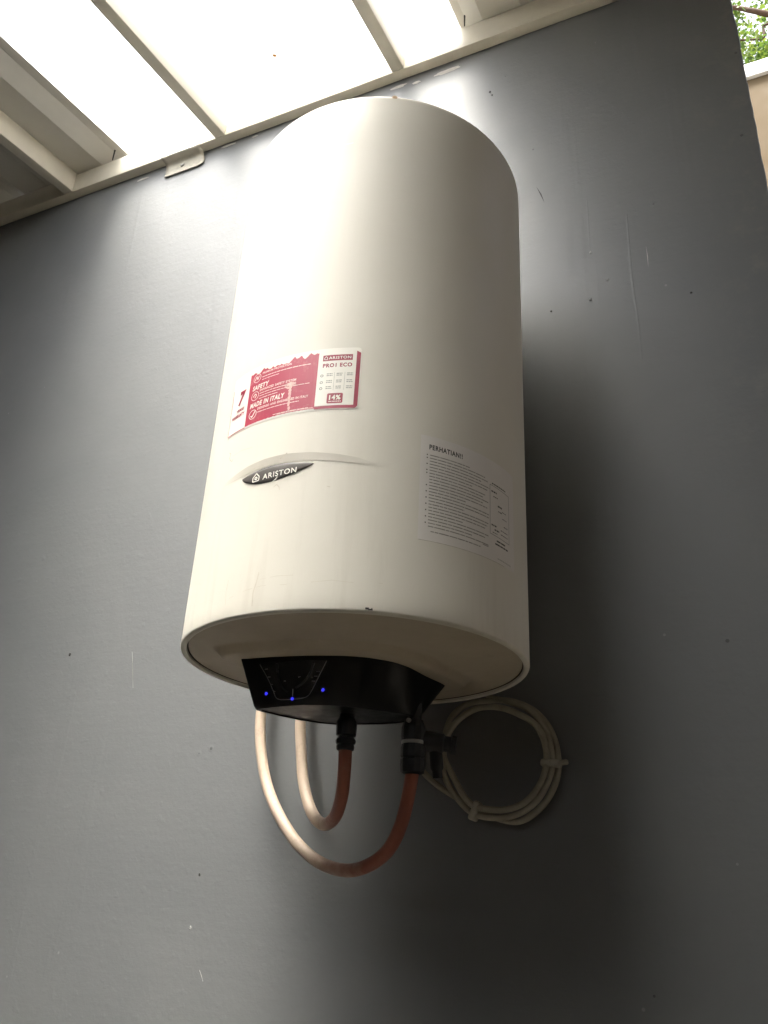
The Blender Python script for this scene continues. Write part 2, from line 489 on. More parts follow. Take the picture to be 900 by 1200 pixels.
# a dead leaf caught under the skylight
lp = Vector((-.372, -.143, zroof(-.143) + TH + .0005))
obj('dead_leaf_scrap', [lp + Vector((-.006, 0, -.003)), lp + Vector((0, -.005, -.005)), lp + Vector((.006, .001, -.003)), lp + Vector((0, .005, -.0025))], [(0, 1, 2, 3)], M['deadleaf'], roof)

# folded zinc bracket that ties the beam to the wall
x0, x1 = -.781, -.662
prof = [(-BD - .0012, ZB + .012), (-BD - .0012, ZB - .0005), (-BD + .001, ZB - .0025), (-.012, ZB - .003), (-.006, ZB - .006), (-.0025, ZB - .013), (-.0016, ZB - .024), (-.0022, ZB - .040), (-.0045, ZB - .0465)]
v, f = [], []
nx = 10
for i in range(nx + 1):
    x = x0 + (x1 - x0) * i / nx
    for j, (y, z) in enumerate(prof):
        cz = 0
        if i == nx and j >= 7: cz = .006
        v.append((x + (.004 if j >= 6 and i == nx else 0), y, z + cz))
n = len(prof)
for i in range(nx):
    for j in range(n - 1): f.append((i * n + j, (i + 1) * n + j, (i + 1) * n + j + 1, i * n + j + 1))
br = obj('beam_bracket', v, f, M['zinc'], roof)
md = br.modifiers.new('solid', 'SOLIDIFY'); md.thickness = .0016; md.offset = 0
v, f = lathe([(0, .004), (.0045, .0032), (.0062, .001), (.0062, -.001), (.0085, -.001), (.0085, -.0022)], 0, 0, 16)
v = [(-.728 + a, -.0024 - c, ZB - .021 + b) for a, b, c in v]
obj('bracket_screw', v, f, M['silver'], br)

# ------------------------------------------------------------------ neighbour's wall and the tree behind
nb = thing('boundary_wall', (1.6, 1.6, GZ), 'tall tan rendered wall with a white coping behind the end of the grey wall', 'wall')
obj_bm('render', box_bm(-1.2, 6.0, 1.5, 1.7, GZ - .05, 2.868, .004), M['tan'], nb)
obj_bm('coping', box_bm(-1.22, 6.02, 1.485, 1.76, 2.8682, 2.945, .005), M['coping'], nb)

tree = thing('leafy_tree', (2.6, 4.6, GZ), 'leafy green tree with brown boughs rising behind the tan wall', 'tree')
tr_parts = []
trunk = catmull([(2.6, 4.6, GZ - .1), (2.55, 4.5, .8), (2.3, 4.4, 3.2), (1.9, 4.25, 5.0), (1.6, 4.1, 6.1), (1.1745, 4.0, 6.43), (1.049, 4.0, 6.55), (.913, 4.0, 6.67), (.3, 3.9, 7.0)], .12)
v, f = tube(trunk, .1, 10, lambda t: .16 * (1 - t) ** 1.1 + .010)
obj('trunk', v, f, M['bark'], tree)
for pts, r0 in (([(1.9, 4.25, 5.0), (1.5, 4.1, 5.95), (1.16, 4.0, 6.32), (1.12, 4.0, 6.23), (1.096, 4.0, 6.167), (.946, 4.0, 6.237), (.5, 3.95, 6.3)], .022),
                ([(2.3, 4.4, 3.2), (2.9, 4.8, 5.0), (3.4, 5.0, 6.4), (3.6, 5.0, 7.4)], .07),
                ([(2.9, 4.8, 5.0), (2.5, 5.0, 6.6), (2.2, 5.0, 7.8)], .05),
                ([(1.5, 4.1, 5.95), (1.25, 4.2, 6.9), (1.1, 4.3, 7.6)], .03)):
    v, f = tube(catmull(pts, .08), r0, 8, lambda t, r0=r0: r0 * (1 - .75 * t))
    obj('bough', v, f, M['bark'], tree)
lv, lf = [], []
rnd = random.Random(3)
cl = []
for k in range(70):
    a = rnd.uniform(0, 6.28); q = rnd.random() ** .5
    cl.append((Vector((1.9 + 2.4 * q * math.cos(a), 4.7 + 1.3 * q * math.sin(a), 6.9 + rnd.uniform(-1.3, 1.6))), rnd.uniform(.22, .5), 150))
for k in range(34):
    cl.append((Vector((rnd.uniform(.6, 1.6), rnd.uniform(3.75, 5.2), rnd.uniform(5.6, 7.6))), rnd.uniform(.12, .26), 190))
for c, r, nn in cl:
    for i in range(nn):
        d = Vector((rnd.gauss(0, 1), rnd.gauss(0, 1), rnd.gauss(0, .7)))
        p = c + d * r * .55
        u = Vector((rnd.gauss(0, 1), rnd.gauss(0, 1), rnd.gauss(0, .5))).normalized()
        s = u.orthogonal().normalized(); s.rotate(Matrix.Rotation(rnd.uniform(0, 6.28), 3, u)); 
        L = rnd.uniform(.026, .055); W = L * .42
        o = len(lv)
        lv += [p, p + u * L * .5 + s * W, p + u * L, p + u * L * .5 - s * W]
        lf.append((o, o + 1, o + 2, o + 3))
obj('crown', lv, lf, M['leaf'], tree, smooth=False, kind='stuff')

# ------------------------------------------------------------------ the water heater
heater = thing('water_heater', (0, AX, 0), 'big cream cylindrical electric water heater hung on the grey wall', 'water heater')

def arc(cx, cz, r, a0, a1, n):
    return [(cx + r * math.cos(R(a0 + (a1 - a0) * i / n)), cz + r * math.sin(R(a0 + (a1 - a0) * i / n))) for i in range(n + 1)]

prof = [(.2172, .012), (.2172, .0018)] + arc(.2188, .0016, .0016, 180, 270, 4) + arc(.2218, .0032, .0032, 270, 360, 5) + \
    [(RAD, z) for z in (.02, .04, .1, .2, .3, .4, .5, .6, .7)] + arc(RAD - .011, HH - .011, .011, 0, 90, 8) + [(.16, HH + .010), (.09, HH + .017), (0, HH + .02)]
v, f = lathe(prof, 0, AX, 160)
obj('tank_shell', v, f, M['enamel'], heater, angle=50)

# bottom cap: shallow dish with a raised field round the black housing
TOP = [(-.1192, -.3387), (-.107, -.3417), (-.0691, -.3418), (-.0227, -.3376), (.019, -.3268), (.0466, -.312), (.0697, -.2866), (.0797, -.2559),
       (.0838, -.208), (.0899, -.1516), (.060, -.140), (.0, -.138), (-.07, -.150), (-.116, -.19), (-.121, -.27)]
BOT = [(-.1205, -.290), (-.110, -.2985), (-.079, -.3045), (-.0442, -.3060), (-.0072, -.2980), (.020, -.280), (.0410, -.258), (.0600, -.2360),
       (.0690, -.2190), (.0690, -.1960), (.0436, -.1793), (-.0014, -.1766), (-.0559, -.1839), (-.0869, -.2121), (-.1100, -.254)]
def sdist(x, y, poly):
    best = 1e9; ins = False
    n = len(poly)
    for i in range(n):
        ax, ay = poly[i]; bx, by = poly[(i + 1) % n]
        dx, dy = bx - ax, by - ay
        t = max(0, min(1, ((x - ax) * dx + (y - ay) * dy) / (dx * dx + dy * dy)))
        best = min(best, math.hypot(x - ax - t * dx, y - ay - t * dy))
        if (ay > y) != (by > y) and x < (bx - ax) * (y - ay) / (by - ay) + ax: ins = not ins
    return -best if ins else best
def capz(x, y):
    r = math.hypot(x, y - AX)
    z = .005 - .004 * (1 - (r / .216) ** 2)
    s = sdist(x, y, TOP)
    t = max(0, min(1, (.032 - s) / .007)); t = t * t * (3 - 2 * t)
    return z - .0085 * t * max(0, min(1, (.212 - r) / .02))
v, f = [(0, AX, capz(0, AX))], []
NR, NA = 44, 140
for i in range(1, NR + 1):
    r = .2156 * i / NR
    for k in range(NA):
        a = 2 * math.pi * k / NA
        x, y = r * math.cos(a), AX + r * math.sin(a)
        v.append((x, y, capz(x, y)))
for k in range(NA): v.append((.2164 * math.cos(2 * math.pi * k / NA), AX + .2164 * math.sin(2 * math.pi * k / NA), .014))
for k in range(NA): f.append((0, 1 + (k + 1) % NA, 1 + k))
for i in range(NR):
    for k in range(NA):
        k2 = (k + 1) % NA
        f.append((1 + i * NA + k, 1 + i * NA + k2, 1 + (i + 1) * NA + k2, 1 + (i + 1) * NA + k))
obj('bottom_cap', v, f, M['cap'], heater, angle=60)
# dark sealing ring in the groove
v, f = lathe([(.2158, .009), (.2160, .0042), (.2170, .0042), (.2173, .009)], 0, AX, 140)
obj('seal_ring', v, f, M['grime'], heater)

# black control housing lofted from TOP (against the cap) to BOT (underside)
def smooth_loop(poly, n, keep=()):
    P = [Vector((x, y, 0)) for x, y in poly]; N = len(P); out = []
    seg = n // N
    for i in range(N):
        a, b, c, d = P[i - 1], P[i], P[(i + 1) % N], P[(i + 2) % N]
        for k in range(seg):
            t = k / seg
            cr = .5 * ((2 * b) + (c - a) * t + (2 * a - 5 * b + 4 * c - d) * t * t + (3 * b - a - 3 * c + d) * t ** 3)
            out.append((b + (c - b) * t) * .35 + cr * .65)
    return out
lt, lb = smooth_loop(TOP, 90), smooth_loop(BOT, 90)
n = len(lt)
ZT, ZBm = -.0035, -.060
cenB = sum(lb, Vector()) / n
rings = []
def ring(a, z0, sh=1.0):
    rings.append([Vector((q.x, q.y, z0(q) if callable(z0) else z0)) for q in a])
ring(lt, .004)
for t in (0.06, .2, .4, .6, .8, .93):
    ring([p.lerp(q, t) for p, q in zip(lt, lb)], lambda q, t=t: ZT + (ZBm - ZT) * t)
ring([cenB + (q - cenB) * .992 for q in lb], ZBm + .0012)
ring([cenB + (q - cenB) * .975 for q in lb], ZBm)
ring([cenB + (q - cenB) * .93 for q in lb], ZBm - .0002)
ring([cenB + (q - cenB) * .925 for q in lb], ZBm + .0014)
ring([cenB + (q - cenB) * .5 for q in lb], ZBm + .0014)
v = [p for r_ in rings for p in r_] + [Vector((cenB.x, cenB.y, ZBm + .0014))]
f = []
for i in range(len(rings) - 1):
    for k in range(n):
        k2 = (k + 1) % n
        f.append((i * n + k, (i + 1) * n + k, (i + 1) * n + k2, i * n + k2))
for k in range(n): f.append(((len(rings) - 1) * n + k, len(v) - 1, (len(rings) - 1) * n + (k + 1) % n))
housing = obj('control_housing', v, f, M['housing'], heater, angle=35)
# front sheet of the housing as a function of (t along front 0..1, u down 0..1) -> point
NF = 5 * (n // len(TOP))      # first five spans are the front
def front(ix, u, off=.0):
    """ix: float index along the loop, u: 0 top .. 1 bottom"""
    i0 = int(math.floor(ix)); fr = ix - i0
    a = lt[i0 % n].lerp(lt[(i0 + 1) % n], fr); b = lb[i0 % n].lerp(lb[(i0 + 1) % n], fr)
    p = a.lerp(b, u); p.z = ZT + (ZBm - ZT) * u
    a2 = lt[(i0 + 1) % n].lerp(lt[(i0 + 2) % n], fr); tang = (a2 - a).normalized()
    down = Vector((b.x - a.x, b.y - a.y, ZBm - ZT)).normalized()
    nrm = tang.cross(down).normalized()
    if nrm.y > 0: nrm = -nrm
    return p + nrm * off
def fx(x):      # loop index whose top x is x
    for i in range(NF + 6):
        if lt[i].x <= x <= lt[i + 1].x: return i + (x - lt[i].x) / max(1e-9, lt[i + 1].x - lt[i].x)
    return 0
def patch(poly_xy, off, nu=24, nv=10):
    """poly_xy: function v(0..1) -> (x left, x right) ; grid on the front face between u0 and u1"""
    (u0, u1, xl, xr) = poly_xy
    v, f = [], []
    for j in range(nv + 1):
        u = u0 + (u1 - u0) * j / nv
        a, b = xl(j / nv), xr(j / nv)
        for i in range(nu + 1):
            v.append(front(fx(a + (b - a) * i / nu), u, off))
    for j in range(nv):
        for i in range(nu):
            q = j * (nu + 1) + i
            f.append((q, q + 1, q + nu + 2, q + nu + 1))
    return v, f
def fpath(pts, r, off, nn=8):
    P = [front(fx(x), u, off) for x, u in pts]
    return tube(catmull(P, .002), r, nn)
XL, XR = -.0900, .0045          # display outline at its top, in x
v, f = patch((.14, .84, lambda t: XL + .022 * max(0, t - .02), lambda t: XR - .017 * t), .0007)
disp = obj('display_window', v, f, M['gloss'], housing)
def lane(t0, t1): return [(XL + .020 * t, .08 + .66 * t) for t in (t0, t1)]
pts = [(XL, .17), (XL + .010, .46), (XL + .017, .70), (XL + .020, .81), (XL + .027, .865), (-.043, .878), (-.022, .868), (-.013, .82), (-.008, .69), (-.002, .42), (XR - .001, .16)]
v, f = fpath(pts, .00045, .0010)
obj('display_outline', v, f, M['lead'], housing)
for pts in ([(-.064, .18), (-.063, .46), (-.059, .60), (-.052, .70), (-.046, .74)], [(-.012, .18), (-.016, .42), (-.024, .58), (-.034, .66)]):
    v, f = fpath(pts, .0016, .0004)
    obj('display_arc', v, f, M['arc'], housing)
v, f = join(*[fpath([(x, u), (x + dx, u + du)], .0005, .001, 5) for x, u, dx, du in
      ((-.083, .27, .004, .0), (-.080, .42, .004, 0), (-.077, .56, .004, .01), (-.073, .69, .003, .02), (-.007, .36, .004, 0), (-.009, .45, .004, 0), (-.011, .54, .004, 0), (-.0385, .68, .0002, .14), (-.054, .52, .003, 0), (-.031, .46, .003, -.01))])
obj('display_marks', v, f, M['lead'], housing)
def led(x, u):
    c = front(fx(x), u, .0010); vv = bmesh.new()
    bmesh.ops.create_icosphere(vv, subdivisions=2, radius=.0021)
    for q in vv.verts: q.co = Vector((q.co.x, q.co.y * .5, q.co.z)) + c
    obj_bm('indicator_light', vv, M['led'], housing)
led(-.0865, .73); led(-.0385, .870); led(.0060, .71)

# ---- prints and labels bent round the shell
def bend(s, z, off):
    r = RAD + off; a = s / 1000 / RAD
    return (r * math.sin(a), AX - r * math.cos(a), z / 1000)

def strip(lo, hi, s0, s1, off, n=None):
    """area between lo(s) and hi(s) (mm)"""
    n = n or max(2, int((s1 - s0) / 2.0))
    v, f = [], []
    for i in range(n + 1):
        s = s0 + (s1 - s0) * i / n
        a, b = lo(s), hi(s)
        v += [bend(s, a, off), bend(s, b, off)]
    for i in range(n): f.append((2 * i, 2 * i + 2, 2 * i + 3, 2 * i + 1))
    return v, f

def rect(s0, s1, z0, z1, off): return strip(lambda s: z0, lambda s: z1, s0, s1, off)

def rrect(s0, s1, z0, z1, rad, off):
    def ins(s):
        d = min(s - s0, s1 - s)
        return 0 if d >= rad else rad - math.sqrt(max(0, rad * rad - (rad - d) ** 2))
    return strip(lambda s: z0 + ins(s), lambda s: z1 - ins(s), s0, s1, off, n=max(20, int((s1 - s0) / .8)))

_tc = {}
def text_raw(body, bold):
    k = (body, bold)
    if k not in _tc:
        c = bpy.data.curves.new('lettering', 'FONT'); c.body = body; c.size = 1; c.offset = bold; c.resolution_u = 3; c.space_character = 1.14
        o = bpy.data.objects.new('lettering', c); col.objects.link(o)
        bpy.context.view_layer.update()
        me = bpy.data.meshes.new_from_object(o.evaluated_get(bpy.context.evaluated_depsgraph_get()))
        _tc[k] = ([tuple(v.co) for v in me.vertices], [tuple(p.vertices) for p in me.polygons])
        bpy.data.objects.remove(o); bpy.data.curves.remove(c); bpy.data.meshes.remove(me)
    return _tc[k]

def text(body, s0, z0, s1, h, off, bold=.02, shear=0.0, slope=0.0):
    """text from s0 to s1 (mm), baseline z0, capital height h"""
    vv, ff = text_raw(body, bold)
    xa = min(v[0] for v in vv); xb = max(v[0] for v in vv); yb = max(v[1] for v in vv)
    k = (s1 - s0) / (xb - xa)
    out = []
    for x, y, _ in vv:
        yy = y / yb * h
        xx = (x - xa) * k
        out.append(bend(s0 + xx + yy * shear, z0 + yy + slope * xx, off))
    return out, ff

def bars(lines, off, seed=1, words=(3, 9), gap=1.3):
    """lines of print too small to read: (s0, s1, z, h)"""
    rn = random.Random(seed); parts = []
    for s0, s1, z, h in lines:
        s = s0
        while s < s1 - .5:
            e = min(s1, s + rn.uniform(*words))
            parts.append(strip(lambda q: z, lambda q: z + h, s, e, off, n=max(1, int((e - s) / 3))))
            s = e + gap
    return join(*parts)

def poly_ring(cs, cz, r, wd, off, n=24):
    v, f = [], []
    for k in range(n):
        a = 2 * math.pi * k / n
        v += [bend(cs + (r - wd) * math.cos(a), cz + (r - wd) * math.sin(a), off), bend(cs + r * math.cos(a), cz + r * math.sin(a), off)]
    for k in range(n):
        k2 = (k + 1) % n
        f.append((2 * k, 2 * k + 1, 2 * k2 + 1, 2 * k2))
    return v, f

def stroke(pts, wd, off):
    parts = []
    for (a, b), (c, d) in zip(pts, pts[1:]):
        L = math.hypot(c - a, d - b); nx, nz = -(d - b) / L * wd / 2, (c - a) / L * wd / 2
        parts.append(([bend(a + nx, b + nz, off), bend(a - nx, b - nz, off), bend(c - nx, d - nz, off), bend(c + nx, d + nz, off)], [(0, 1, 2, 3)]))
    return join(*parts)

# red and white warranty / energy label
O0 = .0003; DO = .00012
v, f = rrect(-108.5, 89.0, 254.0, 343.5, 4, O0)
lab = obj('energy_label', v, f, M['film'], heater, label='sun faded red and white product label')
JAG = [(-70.2, 334.4), (-66, 333.6), (-62.3, 335.4), (-58, 332.2), (-53.5, 331.5), (-50.5, 334), (-47.1, 337.6), (-44, 334.5), (-40.5, 335.2), (-38, 332.5), (-34.3, 331.9), (-31, 334.5), (-28.5, 331.6),
       (-24, 333.8), (-20, 332.2), (-18.1, 334.3), (-15.5, 332), (-10.2, 332.3), (-6.2, 331.5), (-2, 335.5), (1.6, 339.4), (3.6, 336.4), (5.6, 335.6), (8, 336.5), (11.4, 338.9), (14, 334.5), (16.9, 332.5), (20.5, 336), (24.2, 340.2), (26.5, 337.8), (29.1, 336.6), (32, 338), (35.6, 337.6)]
def jag(s):
    for (a, b), (c, d) in zip(JAG, JAG[1:]):
        if a <= s <= c: return b + (d - b) * (s - a) / (c - a) + .9 * noise.noise(Vector((s * 1.1, 3, 1))) + .7 * noise.noise(Vector((s * 3.1, 8, 1)))
    return JAG[-1][1]
def lowj(s): return 256.6 + .5 * noise.noise(Vector((s * .35, 0, 5))) + .4 * noise.noise(Vector((s * 1.5, 0, 5)))
v, f = strip(lowj, jag, -70.2, 35.3, O0 + DO, n=320)
obj('red_panel', v, f, M['red'], lab)
# red border round the right panel
v, f = join(strip(lambda s: 255.2 + (0 if s < 85 else (s - 85) ** 2 * .35), lambda s: 259.6, 35.3, 88.4, O0 + DO, n=40),
            strip(lambda s: 255.6 + (s - 83) ** 2 * .10, lambda s: 338.5 - (s - 83.6) * .6, 83.4, 88.4, O0 + DO * 1.5, n=8))
obj('red_border', v, f, M['darkred'], lab)
v, f = join(rect(-108, -70.2, 254.8, 256.4, O0 + DO), strip(lambda s: 255, lambda s: 326, -108.0, -106.9, O0 + DO * 1.5, n=2))
obj('pink_border', v, f, M['rose'], lab)
T = O0 + DO * 2
v, f = text('7', -92.5, 297.0, -80.5, 20.0, T, .05, .18); obj('printed_numeral', v, f, M['darkred'], lab)
for a in (('YEARS', -94, 286.0, -76.5, 4.2), ('WARRANTY', -103, 277.8, -74.5, 4.6)):
    v, f = text(*a, T, .05); obj('printed_lettering', v, f, M['darkred'], lab)
v, f = text('SAFETY', -63.5, 307.2, -35.5, 6.8, T, .035, .1); obj('printed_lettering', v, f, M['film'], lab)
v, f = text('MADE IN ITALY', -64, 280.8, -8.2, 7.0, T, .035, .1); obj('printed_lettering', v, f, M['film'], lab)
for a in (('ENHANCED SAFETY SYSTEM', -49.5, 302.2, 7, 3.4), ('DESIGNED AND ENGINEERED IN ITALY', -49.5, 274.6, 26, 3.3), ('PREMIUM PROTECTION', -48, 328.0, -2, 2.9)):
    v, f = text(*a, T, .03); obj('printed_lettering', v, f, M['pinkprint'], lab)
v, f = bars([(-48, 26, 323.0, 1.1), (-48, -20, 319.0, .9), (-49, -5, 298.4, 1.0), (-49, 26, 294.6, .9), (-49, -18, 290.6, 1.0), (-49, 14, 270.4, 1.0), (-22, 28, 258.6, .9)], T, 4, gap=.7)
obj('fine_print', v, f, M['pinkprint'], lab, kind='stuff')
for cz, zig in ((325.0, [(-61, 322), (-58.5, 328), (-56, 322.5), (-54, 328)]), (297.8, [(-60.5, 297), (-57, 301), (-54.5, 298.5), (-57, 294.5)]), (270.3, [(-60.5, 269), (-58, 266.5), (-53.5, 274)])):
    v, f = join(poly_ring(-57.2, cz, 6.9, .9, T), stroke(zig, 1.6, T))
    obj('printed_icon', v, f, M['film' if cz < 280 else 'pinkprint'], lab)
# torn streak through the red print
def stl(s): return 259 + 2 * noise.noise(Vector((s * .7, 1, 0)))
def rag(s, k, q): return 2.4 * noise.noise(Vector((s * .9, k, q))) + 1.2 * noise.noise(Vector((s * 2.7, k, q)))
def rcol(zc0, zc1, s_mid, w0, w1, k):
    v, f = [], []
    N = 26
    for i in range(N + 1):
        z = zc0 + (zc1 - zc0) * i / N; w = (w0 + (w1 - w0) * i / N) * (1 + .55 * noise.noise(Vector((z * .5, k, 1)))) 
        m = s_mid + .8 * noise.noise(Vector((z * .35, k, 4)))
        v += [bend(m - w / 2, z, T + DO), bend(m + w / 2, z, T + DO)]
    for i in range(N): f.append((2 * i, 2 * i + 1, 2 * i + 3, 2 * i + 2))
    return v, f
v, f = join(rcol(266, 297, 0, 3.0, 4.2, 1), rcol(258, 265.4, .9, 2.6, 3.4, 2),
            strip(lambda s: 296.2 - rag(s, 2, 3) * .5, lambda s: 301.5 + rag(s, 4, 0) * .7 - abs(s) * .22, -8.5, 7.5, T + DO, n=40),
            strip(lambda s: 291.5 + abs(s + 3) * .6, lambda s: 295.5 - abs(s + 3) * .35, -7, 1, T + DO, n=16),
            strip(lambda s: 257.4, lambda s: 258.6 + .8 * noise.noise(Vector((s * .8, 9, 0))), -16, 34, T + DO, n=60))
obj('torn_streak', v, f, M['torn'], lab)
# white energy panel
v, f = rrect(35.3, 83.4, 259.4, 338.2, 3.5, T); en = obj('white_panel', v, f, M['film'], lab)
T2 = T + DO; T3 = T2 + DO
v, f = rect(41.0, 78.6, 324.6, 333.2, T2); obj('red_header', v, f, M['darkred'], lab)
v, f = join(text('ARISTON', 48.5, 327.0, 76.6, 3.9, T3, .02), stroke([(43.2, 326.6), (43.2, 329.4), (45, 331.4), (46.8, 329.4), (46.8, 326.6), (43.2, 326.6)], .7, T3))
obj('printed_lettering', v, f, M['film'], lab)
v, f = text('PRO1 ECO', 41.6, 315.2, 78.4, 5.6, T2, .04); obj('printed_lettering', v, f, M['darkred'], lab)
v, f = bars([(c, c + 7.5, z, 1.2) for z in (304.6, 302.0, 294.6, 292.0, 285.8, 283.2) for c in (47.5, 60, 73)], T2, 9, (2, 4), .5)
obj('fine_print', v, f, M['faint'], lab, kind='stuff')
for z in (303, 293.2, 284.4):
    v, f = poly_ring(41.5, z, 2.1, 1.0, T2, 14); obj('printed_icon', v, f, M['faint'], lab)
v, f = join(*[strip(lambda s: 281, lambda s: 307, s0, s0 + .35, T2, n=1) for s0 in (57.2, 70.2)]); obj('printed_rule', v, f, M['faint'], lab)
v, f = rrect(50.4, 70.0, 262.2, 276.6, 1.5, T2); obj('red_tag', v, f, M['darkred'], lab)
v, f = text('14%', 53.2, 267.4, 67.4, 6.6, T3, .04); obj('printed_lettering', v, f, M['film'], lab)
v, f = bars([(52.6, 68, 264.2, 1.3)], T3, 2, (2, 4), .5); obj('fine_print', v, f, M['pinkprint'], lab, kind='stuff')

# white notice
def wtop(s): return 229.4 - .6 * (s - 167.5) / 160
v, f = strip(lambda s: 93.2 + .012 * (s - 168), wtop, 167.5, 327.0, O0)
note = obj('warning_notice', v, f, M['paper'], heater, label='white printed notice on the shaded side')
v, f = text('PERHATIAN!!', 178.5, 211.6, 224.8, 6.6, O0 + DO, .035); obj('printed_lettering', v, f, M['ink'], note)
L = []; rn = random.Random(5); z = 203.0; k = 0; bul = []
ends = [236, 262, 268, 255, 270, 266, 240, 262, 258, 268, 258, 266, 230, 269, 269, 228, 268, 266, 262, 226, 268, 262, 240, 268]
bl = {0, 1, 3, 5, 6, 10, 12, 14, 16, 18, 20, 22}
for i, e in enumerate(ends):
    L.append((179.5, e, z, 1.35))
    if i in bl: bul.append((175.4, z))
    z -= 4.02
L.append((183, 254, 104.5, 1.3)); L.append((258, 268, 109, 1.0))
v, f = bars(L, O0 + DO, 6, (4, 15), .8); obj('fine_print', v, f, M['faint'], note, kind='stuff')
v, f = join(*[rect(s, s + 1.5, zz, zz + 1.5, O0 + DO) for s, zz in bul]); obj('printed_bullets', v, f, M['ink'], note, kind='stuff')
bx = [(271.3, 128.5), (271.3, 194.5), (313, 193.5), (313, 127.5), (271.3, 128.5)]
fr = []
for (a, b), (c, d) in zip(bx, bx[1:]):
    N = 10
    fr.append(stroke([(a + (c - a) * i / N, b + (d - b) * i / N) for i in range(N + 1)], .55, O0 + DO))
v, f = join(*fr); obj('printed_frame', v, f, M['ink'], note)
v, f = bars([(275, 306, 196.4, 1.7), (274, 285, 185.5, 2.0), (278, 287, 179.5, 1.3), (287, 296, 169, 2.2), (288, 296, 162.5, 1.4), (296, 306, 165, .9), (297, 308, 156, .9), (300, 309, 146, 1.2), (274, 284, 140, 2.0), (280, 290, 135, 1.8), (276, 286, 131, .9), (293, 309, 139, 1.0), (293, 309, 133.5, 1.0)], O0 + DO, 11, (2, 5), .8)
obj('fine_print', v, f, M['ink'], note, kind='stuff')
v, f = bars([(284, 304, 121.5, 2.0), (281, 309, 117.0, 2.0)], O0 + DO, 12, (5, 12), .8); obj('fine_print', v, f, M['ink'], note, kind='stuff')
v, f = bars([(286, 316, 99.5, 1.1)], O0 + DO, 13, (2, 3), 1.2); obj('fine_print', v, f, M['faint'], note, kind='stuff')
v, f = strip(lambda s: 92.5 + .012 * (s - 168), lambda s: 93.1 + .012 * (s - 168), 168, 300, O0 + .0001); obj('dirty_edge', v, f, M['scuff'], note)

# swoosh print and the dark badge
ST = [(-112, 177.5), (-106, 181.2), (-85.8, 187.6), (-54.1, 194.6), (-26.6, 197.8), (4.0, 198.6), (37.5, 196.4), (68.8, 192.2), (94.2, 187.6), (114.4, 181.2), (122, 177.6)]
SB = [(-112, 177.0), (-104, 179.4), (-75.6, 181.4), (-38.1, 185.5), (-0.2, 187.3), (41.8, 185.8), (69.6, 182.6), (94.7, 180.1), (114.5, 178.4), (122, 177.2)]
def lin(tab):
    def g(s):
        for (a, b), (c, d) in zip(tab, tab[1:]):
            if a <= s <= c:
                t = (s - a) / (c - a); return b + (d - b) * t
        return tab[-1][1]
    return g
v, f = strip(lin(SB), lin(ST), -112, 122, O0, n=160); obj('curved_emblem_band', v, f, mat_band(), heater)
# badge: a shallow lens
def btop(s):
    t = (s + 60.5) / 102.5; return 178.6 + 2.2 * t + 6.3 * (math.sin(math.pi * max(0, min(1, t))) ** .8)
def bbot(s):
    t = (s + 60.5) / 102.5; return 178.6 + 2.2 * t - 15.4 * (math.sin(math.pi * max(0, min(1, t ** .82))) ** .8)
v, f = [], []
NS, NZ = 60, 12
for i in range(NS + 1):
    s = -60.5 + 102.5 * i / NS
    a, b = bbot(s), btop(s)
    for j in range(NZ + 1):
        q = j / NZ
        hgt = .0014 * (1 - (2 * q - 1) ** 4) * (1 - (2 * i / NS - 1) ** 6)
        v.append(bend(s, a + (b - a) * q, O0 + hgt))
for i in range(NS):
    for j in range(NZ):
        a = i * (NZ + 1) + j
        f.append((a, a + NZ + 1, a + NZ + 2, a + 1))
bd = obj('maker_badge', v, f, M['badge'], heater)
TB = O0 + .0017
v, f = text('ARISTON', -24.2, 168.6, 21.5, 7.0, TB, .012, 0, .04); obj('raised_lettering', v, f, M['white'], bd)
v, f = join(stroke([(-39.2, 168.5), (-39.6, 173.8), (-34.6, 179.2), (-29.8, 174.2), (-30.2, 168.9), (-39.2, 168.5)], 1.3, TB), poly_ring(-34.6, 172.6, 2.3, 1.5, TB, 14))
obj('raised_house_mark', v, f, M['white'], bd)

# scuffs, chips and marks on the enamel
def mark(name, pts, wd, mat, off=.00022):
    v, f = stroke(pts, wd, off); obj(name, v, f, M[mat], heater)
mark('scratch', [(26, 699.5), (36, 700.5), (44, 699.6), (55, 701)], 1.4, 'white')
mark('scratch', [(-97, 229), (-93, 226), (-95, 221), (-92, 216), (-88, 213.5), (-86, 216)], .9, 'scuff')
mark('scratch', [(-88, 221), (-70, 222.5), (-50, 221)], .6, 'smear')
mark('scratch', [(-8, 156), (-4, 159), (0, 155), (1, 151)], 1.3, 'smear')
mark('scratch', [(-9, 163.0), (-5, 165.5), (-3, 168.5)], 1.4, 'white', TB)
mark('scratch', [(-3, 193), (2, 196), (6, 199.5)], 1.4, 'scuff', .0005)
mark('scratch', [(-55, 25), (-30, 30.5), (-8, 33), (20, 31.5), (55, 33), (75, 35), (95, 33), (130, 34.5)], .5, 'smear')
mark('scratch', [(-12, 41), (10, 42.5), (30, 42)], .5, 'smear')
mark('scratch', [(-14, 50), (-16, 38), (-19, 26), (-18, 10)], 1.6, 'smear')
mark('scratch', [(-60, 18), (-62, 34), (-60.5, 48)], .7, 'smear')
mark('scratch', [(60, 150), (64, 149)], 1.2, 'smear')
v, f = join(rect(113, 117, 3.2, 5.6, .00025), rect(116, 121, 2.6, 4.4, .0003), rect(119.5, 120.6, 4.0, 5.4, .00026)); obj('enamel_chip', v, f, M['chip'], heater)
v, f = rrect(106, 114, 790.0, 796.5, 3.0, .0003); obj('rust_spot', v, f, M['rust'], heater)

